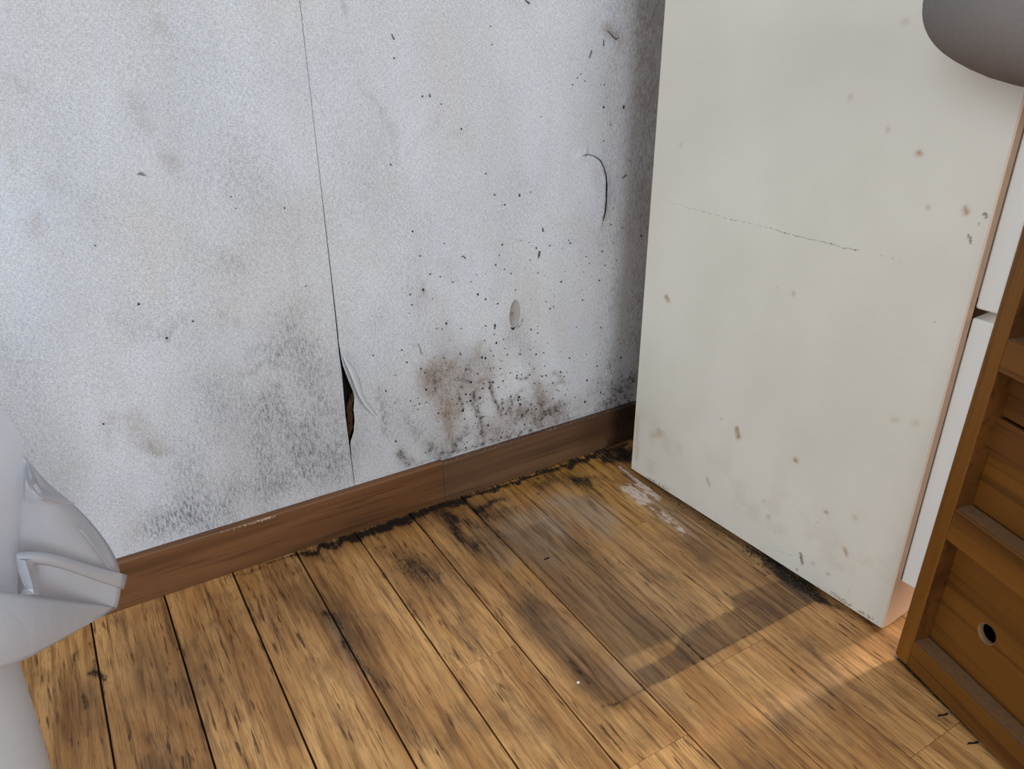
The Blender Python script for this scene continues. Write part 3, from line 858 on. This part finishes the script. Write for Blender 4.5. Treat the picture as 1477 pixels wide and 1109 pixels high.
TAN_C = [([(960, 429), (964, 433)], 0.004, 0.9), ([(1063, 620), (1064, 628)], 0.0045, 0.95), ([(1148, 664)], 0.0042, 0.95), ([(1192, 739)], 0.0032, 0.95),
         ([(1219, 792), (1221, 800)], 0.0030, 0.8), ([(1325, 222)], 0.0035, 0.85), ([(1281, 186)], 0.0035, 0.4), ([(1392, 300), (1393, 307)], 0.0032, 0.85), ([(1339, 300)], 0.0022, 0.7),
         ([(1144, 425)], 0.003, 0.6), ([(950, 622)], 0.006, 0.45), ([(940, 628), (955, 626)], 0.007, 0.32), ([(920, 600), (918, 660)], 0.006, 0.3), ([(1020, 690), (1023, 700)], 0.003, 0.6),
         ([(1108, 746)], 0.004, 0.5), ([(1101, 722)], 0.003, 0.45), ([(1233, 745)], 0.005, 0.4), ([(1290, 607)], 0.004, 0.35), ([(1320, 610)], 0.005, 0.3), ([(1195, 828)], 0.003, 0.5),
         ([(983, 208)], 0.003, 0.3), ([(1228, 141)], 0.003, 0.4), ([(1305, 30)], 0.004, 0.3), ([(1172, 812)], 0.004, 0.35), ([(1040, 602)], 0.002, 0.6), ([(1120, 416)], 0.002, 0.3)]
GRIME_C = [([(1155, 800), (1157, 812)], 0.0048, 0.9), ([(1150, 822)], 0.004, 0.8), ([(1166, 778), (1180, 750)], 0.0022, 0.5), ([(1178, 820)], 0.0032, 0.6), ([(1420, 308), (1424, 314)], 0.004, 0.8),
           ([(1397, 340), (1400, 350)], 0.004, 0.85), ([(1411, 325)], 0.003, 0.7), ([(1200, 855), (1225, 870)], 0.006, 0.55), ([(1120, 795), (1140, 800)], 0.008, 0.4), ([(1142, 785)], 0.004, 0.5),
           ([(915, 676), (1000, 732), (1150, 828), (1270, 900)], 0.003, 0.42), ([(935, 690), (965, 705)], 0.006, 0.5), ([(1196, 830)], 0.004, 0.5), ([(1222, 845), (1224, 860)], 0.004, 0.5), ([(1232, 870)], 0.003, 0.6),
           ([(1240, 880), (1260, 892)], 0.005, 0.45), ([(1302, 500)], 0.005, 0.35), ([(1320, 470), (1305, 490)], 0.003, 0.3), ([(1348, 464)], 0.003, 0.5), ([(1260, 462)], 0.0022, 0.7), ([(1252, 479)], 0.0022, 0.7),
           ([(1330, 600), (1310, 640)], 0.010, 0.28), ([(1240, 270), (1242, 276)], 0.0024, 0.4), ([(965, 292), (1063, 318), (1110, 329)], 0.0014, 0.58), ([(1110, 329), (1180, 348), (1235, 361)], 0.0014, 0.70),
           ([(1235, 361), (1300, 376), (1345, 387)], 0.0014, 0.5), ([(1046, 594)], 0.002, 0.5), ([(1025, 600)], 0.002, 0.4), ([(1317, 395)], 0.002, 0.5), ([(1043, 124)], 0.002, 0.4), ([(1110, 758)], 0.003, 0.3),
           ([(1033, 718)], 0.003, 0.35), ([(1047, 698)], 0.002, 0.45), ([(1083, 730)], 0.002, 0.45), ([(1190, 760)], 0.002, 0.3), ([(953, 60), (950, 110)], 0.0025, 0.45)]
tanv = strokes(P + wob, TAN_C, side_uv)
tanv = np.maximum(tanv, 0.16 * np.exp(-(P[:, 1] / 0.16) ** 2) * sstep(0.5, 0.75, fbm(P[:, 0] * 30, P[:, 1] * 30, 12)))
set_attr(panel, 'tan', tanv)
gr = strokes(P + wob * 0.5, GRIME_C, side_uv)
set_attr(panel, 'grime', gr)

box('panel_edge', (0.0008, -0.0010, ZB + 0.0005), (TH, 0.0006, CHT), M_BEECH, cab)
box('side_panel', (CW - TH, 0, 0.004), (CW, DEPTH, CHT), M_DRAWER, cab)
box('back_panel', (TH, DEPTH - 0.006, 0.004), (CW - TH, DEPTH, CHT), M_BEECH, cab)
box('top_panel', (-0.004, -0.01, CHT), (CW + 0.004, DEPTH, CHT + 0.02), M_DRAWER, cab, 0.003)
box('bottom_panel', (TH, 0.02, 0.080), (CW - TH, DEPTH - 0.006, 0.092), M_BEECH, cab)
box('toe_board', (TH, 0.0008, 0.004), (CW - TH, 0.018, 0.0855), M_BEECH, cab)
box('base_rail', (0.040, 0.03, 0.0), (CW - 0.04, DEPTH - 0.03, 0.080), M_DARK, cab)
zb = 0.0865
for i, hgt in enumerate((0.387, 0.230, 0.215, 0.2)):
    d = empty('drawer', (0, 0, 0)); d.parent = cab
    box('front', (TH + 0.0004, -0.0275, zb), (CW - TH - 0.0004, -0.0012, zb + hgt), M_DRAWER, d, 0.0032, 3)
    box('tray', (TH + 0.01, -0.0012, zb + 0.01), (CW - TH - 0.01, DEPTH - 0.02, zb + hgt - 0.03), M_BEECH, d)
    for hx in (0.25, 0.55):
        box('handle', (hx - 0.045, -0.045, zb + hgt / 2 - 0.006), (hx + 0.045, -0.0275, zb + hgt / 2 + 0.006), M_BEECH, d, 0.004)
    zb += hgt + 0.0110

# ------------------------------------------------------------------ wooden chest, leaning a little away
A = on_floor((1290, 945), 0.004); B = on_floor((1450, 1109), 0.004)
dv = (B - A)[:2]; dv = dv / np.linalg.norm(dv)            # along the visible face, to the near end
mv_ = np.array([-dv[1], dv[0]])                           # into the chest
CD, CT, CWID = 0.46, 0.695, 0.42
chest = empty('wooden_chest', (A[0], A[1], 0.0))
LEAN = math.radians(0.9)
# local axes: x = into the chest, y = towards the wall (against dv), z = up
rotz = math.atan2(mv_[1], mv_[0])
chest.matrix_world = Matrix.Translation((A[0] + mv_[0] * CWID, A[1] + mv_[1] * CWID, 0.0)) @ Matrix.Rotation(rotz, 4, 'Z') @ Matrix.Rotation(LEAN, 4, 'Y') @ Matrix.Translation((-CWID, 0, 0))
box('stile_inner_dark', (0.0012, -0.0218, 0.043), (0.0245, -0.0206, 0.64), M_CHESTD, chest)  # thin darker sheet laid on the stile's inner face
tag(chest, 'orange brown lacquered wooden chest with framed side panels and a round finger hole', 'chest')
ST = 0.021; RC = 0.025
box('stile', (0, -ST, 0.0), (0.034, 0, CT), M_CHESTV, chest, 0.0015)
box('stile', (0, -CD, 0.0), (0.034, -CD + 0.03, CT), M_CHESTV, chest, 0.0015)
for (za, zb_) in ((0.0, 0.042), (0.207, 0.252), (0.432, 0.470), (CT - 0.05, CT)):
    r = box('rail', (0.0005, -CD + 0.03, za), (0.033, -ST, zb_), M_CHEST, chest, 0.0012)
    if za < 0.5:
        box('dust_ledge', (0.003, -CD + 0.03, zb_), (RC, -ST, zb_ + 0.0006), plain('dust_on_wood', srgb(128, 92, 58), 0.9, 200, 0.45), chest)


def pboard(za, zb_, x, mat):
    return box('panel_board', (x, -CD + 0.03, za), (x + 0.006, -ST, zb_), mat, chest, 0.0010)


def holed_board(za, zb_, x, cy_, cz, r, mat):
    n = 40; y0, y1 = -CD + 0.03, -ST; v = []; f = []
    for xx in (x, x + 0.007):
        for i in range(n):
            a = i / n * math.tau; c, s = math.cos(a), math.sin(a)
            v.append((xx, cy_ + r * c, cz + r * s))
        for i in range(n):
            a = i / n * math.tau; c, s = math.cos(a), math.sin(a)
            t = min(((y1 - cy_) if c > 0 else (y0 - cy_)) / c if abs(c) > 1e-6 else 1e9, ((zb_ - cz) if s > 0 else (za - cz)) / s if abs(s) > 1e-6 else 1e9)
            v.append((xx, cy_ + t * c, cz + t * s))
    # exact corners
    for k in range(2):
        for (yy, zz) in ((y0, za), (y0, zb_), (y1, za), (y1, zb_)):
            i = min(range(n), key=lambda i: (v[2 * n * k + n + i][1] - yy) ** 2 + (v[2 * n * k + n + i][2] - zz) ** 2)
            v[2 * n * k + n + i] = (v[2 * n * k + n + i][0], yy, zz)
    for i in range(n):
        j = (i + 1) % n
        f.append((i, n + i, n + j, j)); f.append((2 * n + i, 2 * n + j, 3 * n + j, 3 * n + i))
        f.append((n + i, 3 * n + i, 3 * n + j, n + j))
    o = mesh_obj('panel_board', v, f, mat, chest)
    v2 = []; f2 = []
    for i in range(n):
        a = i / n * math.tau; c, s = math.cos(a), math.sin(a)
        v2 += [(x - 0.0004, cy_ + (r + 0.0010) * c, cz + (r + 0.0010) * s), (x + 0.0003, cy_ + (r - 0.0006) * c, cz + (r - 0.0006) * s), (x + 0.0068, cy_ + (r - 0.0006) * c, cz + (r - 0.0006) * s)]
    for i in range(n):
        j = (i + 1) % n
        f2 += [(3 * i, 3 * j, 3 * j + 1, 3 * i + 1), (3 * i + 1, 3 * j + 1, 3 * j + 2, 3 * i + 2)]
    mesh_obj('hole_rim', v2, f2, M_DUSTY, chest, True)
    return o


# place the hole from the photograph on the recessed panel plane
PM = np.array(chest.matrix_world)
pn = PM[:3, 0]; p0 = (PM @ np.array([RC, 0, 0, 1]))[:3]
hc = np.linalg.inv(PM) @ np.append(on_plane((1424, 914), p0, pn), 1)
holed_board(0.044, 0.2065, RC, hc[1], hc[2], 0.0125, M_CHEST)
box('panel_board', (RC - 0.0015, -CD + 0.03, 0.165), (RC + 0.001, -ST, 0.207), M_CHEST, chest, 0.0010)
pboard(0.254, 0.325, RC, M_CHEST)
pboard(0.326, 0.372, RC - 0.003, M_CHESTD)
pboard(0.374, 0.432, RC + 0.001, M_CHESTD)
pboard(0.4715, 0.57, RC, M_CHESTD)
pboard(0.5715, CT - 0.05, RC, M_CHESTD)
box('end_panel', (0.034, -0.012, 0.003), (CWID, -0.001, CT), M_CHEST, chest)
box('end_panel', (0.034, -CD, 0.003), (CWID, -CD + 0.012, CT), M_CHEST, chest)
box('side_panel', (CWID - 0.014, -CD + 0.012, 0.0), (CWID, -0.012, CT), M_CHEST, chest)
box('bottom_board', (0.034, -CD + 0.012, 0.004), (CWID - 0.014, -0.012, 0.016), M_CHESTD, chest)
box('top_board', (-0.006, -CD - 0.006, CT), (CWID + 0.006, 0.006, CT + 0.02), M_CHEST, chest, 0.004)

# ------------------------------------------------------------------ bin and its plastic liner
BX, BY = -0.222, 0.702
zr = [0.0, 0.004, 0.03, 0.06, 0.10, 0.14, 0.18, 0.22, 0.25, 0.28, 0.292, 0.296, 0.292, 0.05, 0.03]
rr = [0.076, 0.083, 0.089, 0.0925, 0.0960, 0.0985, 0.1005, 0.102, 0.103, 0.104, 0.107, 0.104, 0.100, 0.090, 0.001]
nseg = 64; v = []; f = []
for z, r in zip(zr, rr):
    for j in range(nseg):
        a = j / nseg * math.tau; v.append((r * math.cos(a), r * math.sin(a), z))
for i in range(len(zr) - 1):
    for j in range(nseg):
        f.append((i * nseg + j, i * nseg + (j + 1) % nseg, (i + 1) * nseg + (j + 1) % nseg, (i + 1) * nseg + j))
f.append(tuple(range(nseg))[::-1])
binr = empty('waste_bin', (BX, BY, 0))
tag(binr, 'round white plastic waste bin lined with a translucent bag', 'bin')
mesh_obj('bin_body', v, f, M_BIN, binr, True)

bag = empty('plastic_bag', (BX, BY, 0.25))
tag(bag, 'translucent white plastic bag draped over the rim of the waste bin', 'bag')
SIL = [(-4, 575), (14, 598), (29, 620), (36, 640), (36, 655), (38, 675), (38, 700), (36, 725), (34, 750), (31, 775), (28, 800), (25, 825), (24, 850), (26, 868)]
DBAG = 0.722
rows = []
for p in SIL: rows.append(at_dist(p, DBAG))
nb_ = 96; v = []; f = []
for i, S in enumerate(rows):
    ext = math.hypot(S[0] - BX, S[1] - BY); a0 = math.atan2(S[1] - BY, S[0] - BX)
    t = i / (len(rows) - 1)
    body = 0.112 + 0.006 * math.sin(t * 9) if i > 3 else 0.09 + 0.007 * i
    for j in range(nb_):
        th = (j / nb_ - 0.5) * math.tau
        w = math.exp(-(abs(th) / 0.40) ** 1.5)
        r = body + (ext - body) * w
        crum = 0.010 * (vnoise(np.array([th * 2.6 + 20]), np.array([t * 7.0]), 4)[0] - 0.5) + 0.006 * (vnoise(np.array([th * 7 + 50]), np.array([t * 12.0]), 6)[0] - 0.5)
        r += crum * (1 - w)
        z = S[2] + 0.012 * (vnoise(np.array([th * 1.7 + 9]), np.array([t * 3.0]), 8)[0] - 0.5) * (1 - w)
        v.append((BX + r * math.cos(a0 + th) - BX, BY + r * math.sin(a0 + th) - BY, z - 0.25))
for i in range(len(rows) - 1):
    for j in range(nb_):
        f.append((i * nb_ + j, (i + 1) * nb_ + j, (i + 1) * nb_ + (j + 1) % nb_, i * nb_ + (j + 1) % nb_))
film = mesh_obj('film', v, f, M_FILM, bag, True)
s = film.modifiers.new('smooth', 'SUBSURF'); s.levels = 1; s.render_levels = 1


def px_sheet(name, rows_px, dists, mat, parent, loc, sub=2, flat=False):
    v = []; f = []; n = len(rows_px[0])
    for i, r_ in enumerate(rows_px):
        d_ = dists[i] if isinstance(dists[0], (list, tuple)) else dists
        for q, dd in zip(r_, d_):
            c = at_dist(q, dd); v.append((c[0] - loc[0], c[1] - loc[1], c[2] - loc[2]))
    for i in range(len(rows_px) - 1):
        for j in range(n - 1): f.append((i * n + j, i * n + j + 1, (i + 1) * n + j + 1, (i + 1) * n + j))
    o = mesh_obj(name, v, f, mat, parent, not flat)
    if sub:
        s = o.modifiers.new('smooth', 'SUBSURF'); s.levels = sub; s.render_levels = sub
        s.subdivision_type = 'SIMPLE' if flat else 'CATMULL_CLARK'; s.boundary_smooth = 'PRESERVE_CORNERS'
    s = o.modifiers.new('thick', 'SOLIDIFY'); s.thickness = 0.0005
    return o


BL = (BX, BY, 0.25)
# the ear of the bag that sticks out towards the wall
px_sheet('side_ear', [[(30, 655), (38, 660), (40, 664), (43, 670)], [(26, 690), (50, 690), (62, 692), (74, 703)], [(24, 725), (60, 725), (85, 722), (106, 727)],
                      [(22, 760), (70, 755), (105, 752), (136, 758)], [(20, 795), (80, 790), (125, 783), (161, 792)], [(20, 830), (90, 828), (140, 818), (174, 822)],
                      [(22, 860), (90, 862), (140, 856), (175, 852)], [(26, 884), (90, 892), (135, 886), (168, 878)]],
         [[0.715, 0.715, 0.718, 0.722], [0.715, 0.700, 0.712, 0.728], [0.712, 0.706, 0.700, 0.732], [0.712, 0.694, 0.712, 0.735], [0.710, 0.700, 0.704, 0.738],
          [0.712, 0.704, 0.722, 0.738], [0.715, 0.715, 0.728, 0.736], [0.715, 0.700, 0.715, 0.728]], M_FILM, bag, BL)
# the skirt that hangs in front of the bin
px_sheet('front_skirt', [[(-60, 838), (-15, 850), (35, 858), (75, 864), (118, 868), (168, 877)], [(-60, 880), (-15, 888), (30, 892), (70, 893), (108, 891), (160, 882)],
                         [(-60, 930), (-15, 930), (25, 926), (65, 917), (103, 905), (152, 887)], [(-60, 975), (-15, 968), (18, 959), (55, 942), (105, 912), (166, 879)]],
         [[0.622, 0.622, 0.638, 0.664, 0.695, 0.727], [0.606, 0.604, 0.620, 0.648, 0.680, 0.724], [0.600, 0.606, 0.612, 0.646, 0.676, 0.722], [0.606, 0.600, 0.618, 0.644, 0.682, 0.726]], M_FILM, bag, BL)
px_sheet('folded_hem', [[(22, 797), (55, 793), (95, 803), (140, 818), (183, 829)], [(24, 806), (58, 803), (96, 812), (140, 828), (181, 839)], [(29, 813), (60, 812), (97, 821), (138, 837), (178, 850)]],
         [[0.672, 0.672, 0.680, 0.700, 0.722], [0.664, 0.662, 0.673, 0.694, 0.719], [0.670, 0.668, 0.678, 0.699, 0.722]], M_FILM, bag, BL)
px_sheet('tuck', [[(24, 806), (36, 808), (52, 806)], [(28, 826), (42, 828), (56, 824)], [(36, 846), (46, 842), (58, 846)], [(30, 858), (48, 857), (60, 860)]],
         [[0.668, 0.660, 0.672], [0.665, 0.652, 0.676], [0.66, 0.65, 0.68], [0.642, 0.645, 0.68]], M_FILM, bag, BL, 1, True)
px_sheet('crumpled_tuck', [[(38, 666), (43, 674), (50, 686), (58, 700)], [(38, 682), (46, 692), (56, 702), (72, 711)], [(37, 700), (50, 708), (62, 716), (92, 719)], [(36, 724), (58, 727), (84, 727), (110, 727)]],
         [[0.712, 0.706, 0.708, 0.716], [0.704, 0.686, 0.702, 0.706], [0.702, 0.700, 0.684, 0.708], [0.704, 0.696, 0.700, 0.718]], M_FILM, bag, BL, 1, True)
px_sheet('crease', [[(113, 762), (118, 764)], [(128, 781), (133, 783)], [(144, 802), (149, 804)], [(157, 822), (162, 824)]],
         [[0.700, 0.698], [0.699, 0.697], [0.703, 0.701], [0.714, 0.712]], M_FILM, bag, BL)

# ------------------------------------------------------------------ added grey roll on the chest, stand-in for a blur at the lens
def chest_pt(x, y): return np.array([A[0], A[1]]) + mv_ * x - dv * y


tipL = np.array([-0.65, 0.76]); HL = 0.35
bc = chest_pt(0.090, -0.229); be = chest_pt(0.090 + tipL[0], -0.229 + tipL[1]) - bc; be = be / np.linalg.norm(be)
lens_stand_in = empty('lens_blur_stand_in', (bc[0], bc[1], 0.7255), (0, 0, math.atan2(be[1], be[0])))
tag(lens_stand_in, 'added dark grey roll on the wooden chest, stand-in for a blur at the lens', 'stand_in')
v = []; f = []; ns, n = 45, 36; RY, RZ = 0.098, 0.076
for i in range(ns):
    q = -1 + 2 * i / (ns - 1); q = math.sin(math.sin(q * math.pi / 2) * math.pi / 2)
    r = max(0.004, (1 - abs(q) ** 5)) ** 0.5
    for j in range(n):
        an = j / n * math.tau
        wr = 1 + 0.05 * (vnoise(np.array([q * 9 + 30]), np.array([math.cos(an) * 2 + 7]), 3)[0] - 0.5)
        v.append((q * HL, RY * r * wr * math.cos(an), RZ + RZ * r * wr * math.sin(an)))
for i in range(ns - 1):
    for j in range(n): f.append((i * n + j, (i + 1) * n + j, (i + 1) * n + (j + 1) % n, i * n + (j + 1) % n))
f += [tuple(range(n)), tuple(range(len(v) - n, len(v)))[::-1]]
mesh_obj('cover', v, f, M_STAND_IN, lens_stand_in, True)  # added shape, stands in for the dark blur at the lens

# ------------------------------------------------------------------ small things on the floor
def lump(name, p, r, mat, flat=0.6, parent=None, n=2):
    bm = bmesh.new(); bmesh.ops.create_icosphere(bm, subdivisions=n, radius=r)
    for q in bm.verts:
        q.co *= random.uniform(0.7, 1.25); q.co.z *= flat
    zmin = min(q.co.z for q in bm.verts)
    me = bpy.data.meshes.new(name)
    for q in bm.verts: q.co.z -= zmin
    bm.to_mesh(me); bm.free(); me.materials.append(mat)
    o = link(bpy.data.objects.new(name, me), parent); o.location = (p[0], p[1], 0.0)
    o.rotation_euler = (0, 0, random.random() * 6)
    return o


tag(lump('paper_scrap', on_floor((834, 985)), 0.0021, M_WHITE, 0.5), 'tiny white scrap lying on a stained floorboard', 'scrap')
tag(lump('pale_crumb', on_floor((1096, 806)), 0.0019, M_DUSTY, 0.8), 'small pale crumb in the dirt under the cabinet side', 'crumb')


def splinter(p, q, r, label):
    a, b = on_floor(p), on_floor(q); d = b - a; L = np.linalg.norm(d); n_ = np.array([-d[1], d[0], 0]) / L
    v = []; f = []
    for i, (t, w) in enumerate(((0, .3), (.25, 1), (.55, .8), (.8, 1.1), (1, .2))):
        c = a + d * t + n_ * 0.0008 * math.sin(t * 7)
        for j in range(5):
            an = j / 5 * math.tau
            v.append(tuple((c + n_ * r * w * math.cos(an) + np.array([0, 0, 1]) * (r * w * (0.5 * math.sin(an)) + r * 0.52)) - a))
    for i in range(4):
        for j in range(5): f.append((i * 5 + j, i * 5 + (j + 1) % 5, (i + 1) * 5 + (j + 1) % 5, (i + 1) * 5 + j))
    f += [tuple(range(5))[::-1], tuple(range(20, 25))]
    o = mesh_obj('splinter', v, f, M_DARK); o.location = a
    return tag(o, label, 'splinter', 'dark splinters on the floor')


splinter((1352, 1034), (1368, 1029), 0.0014, 'dark splinter on the floor nearer the cabinet, beside the wooden chest')
splinter((1395, 1074), (1412, 1070), 0.0014, 'dark splinter on the floor by the lower middle of the chest side')
splinter((785, 808), (792, 804), 0.0016, 'dark speck of bark on the stained middle floorboard')

v = []; f = []
for _ in range(260):
    t = random.random()
    if t < 0.72:
        s = random.random(); q = np.array([1075, 783]) * (1 - s) + np.array([1188, 862]) * s + np.array([random.gauss(-3, 4), random.gauss(3, 4)]); r = abs(random.gauss(0.0004, 0.0010)) + 0.0005
    elif t < 0.9:
        s = random.random(); q = np.array([925, 690]) * (1 - s) + np.array([1080, 790]) * s + np.array([random.gauss(-2, 2), random.gauss(2, 2)]); r = abs(random.gauss(0.0007, 0.0004)) + 0.0004
    else:
        q = np.array([random.gauss(888, 12), random.gauss(656, 6)]); r = abs(random.gauss(0.0012, 0.0007)) + 0.0005
    c = on_floor(q); b = len(v)
    for k in range(6):
        d = [(1, 0, 0), (-1, 0, 0), (0, 1, 0), (0, -1, 0), (0, 0, 1), (0, 0, -0.1)][k]
        w = random.uniform(0.6, 1.3) * r
        v.append((c[0] + d[0] * w, c[1] + d[1] * w, max(0.0, d[2] * w * 0.9)))
    f += [(b, b + 2, b + 4), (b + 2, b + 1, b + 4), (b + 1, b + 3, b + 4), (b + 3, b, b + 4), (b + 2, b, b + 5), (b + 1, b + 2, b + 5), (b + 3, b + 1, b + 5), (b, b + 3, b + 5)]
deb = mesh_obj('dirt_crumbs', v, f, M_CRUMB)
deb['kind'] = 'stuff'
tag(deb, 'dark crumbly dirt gathered along the bottom of the cabinet', 'dirt')
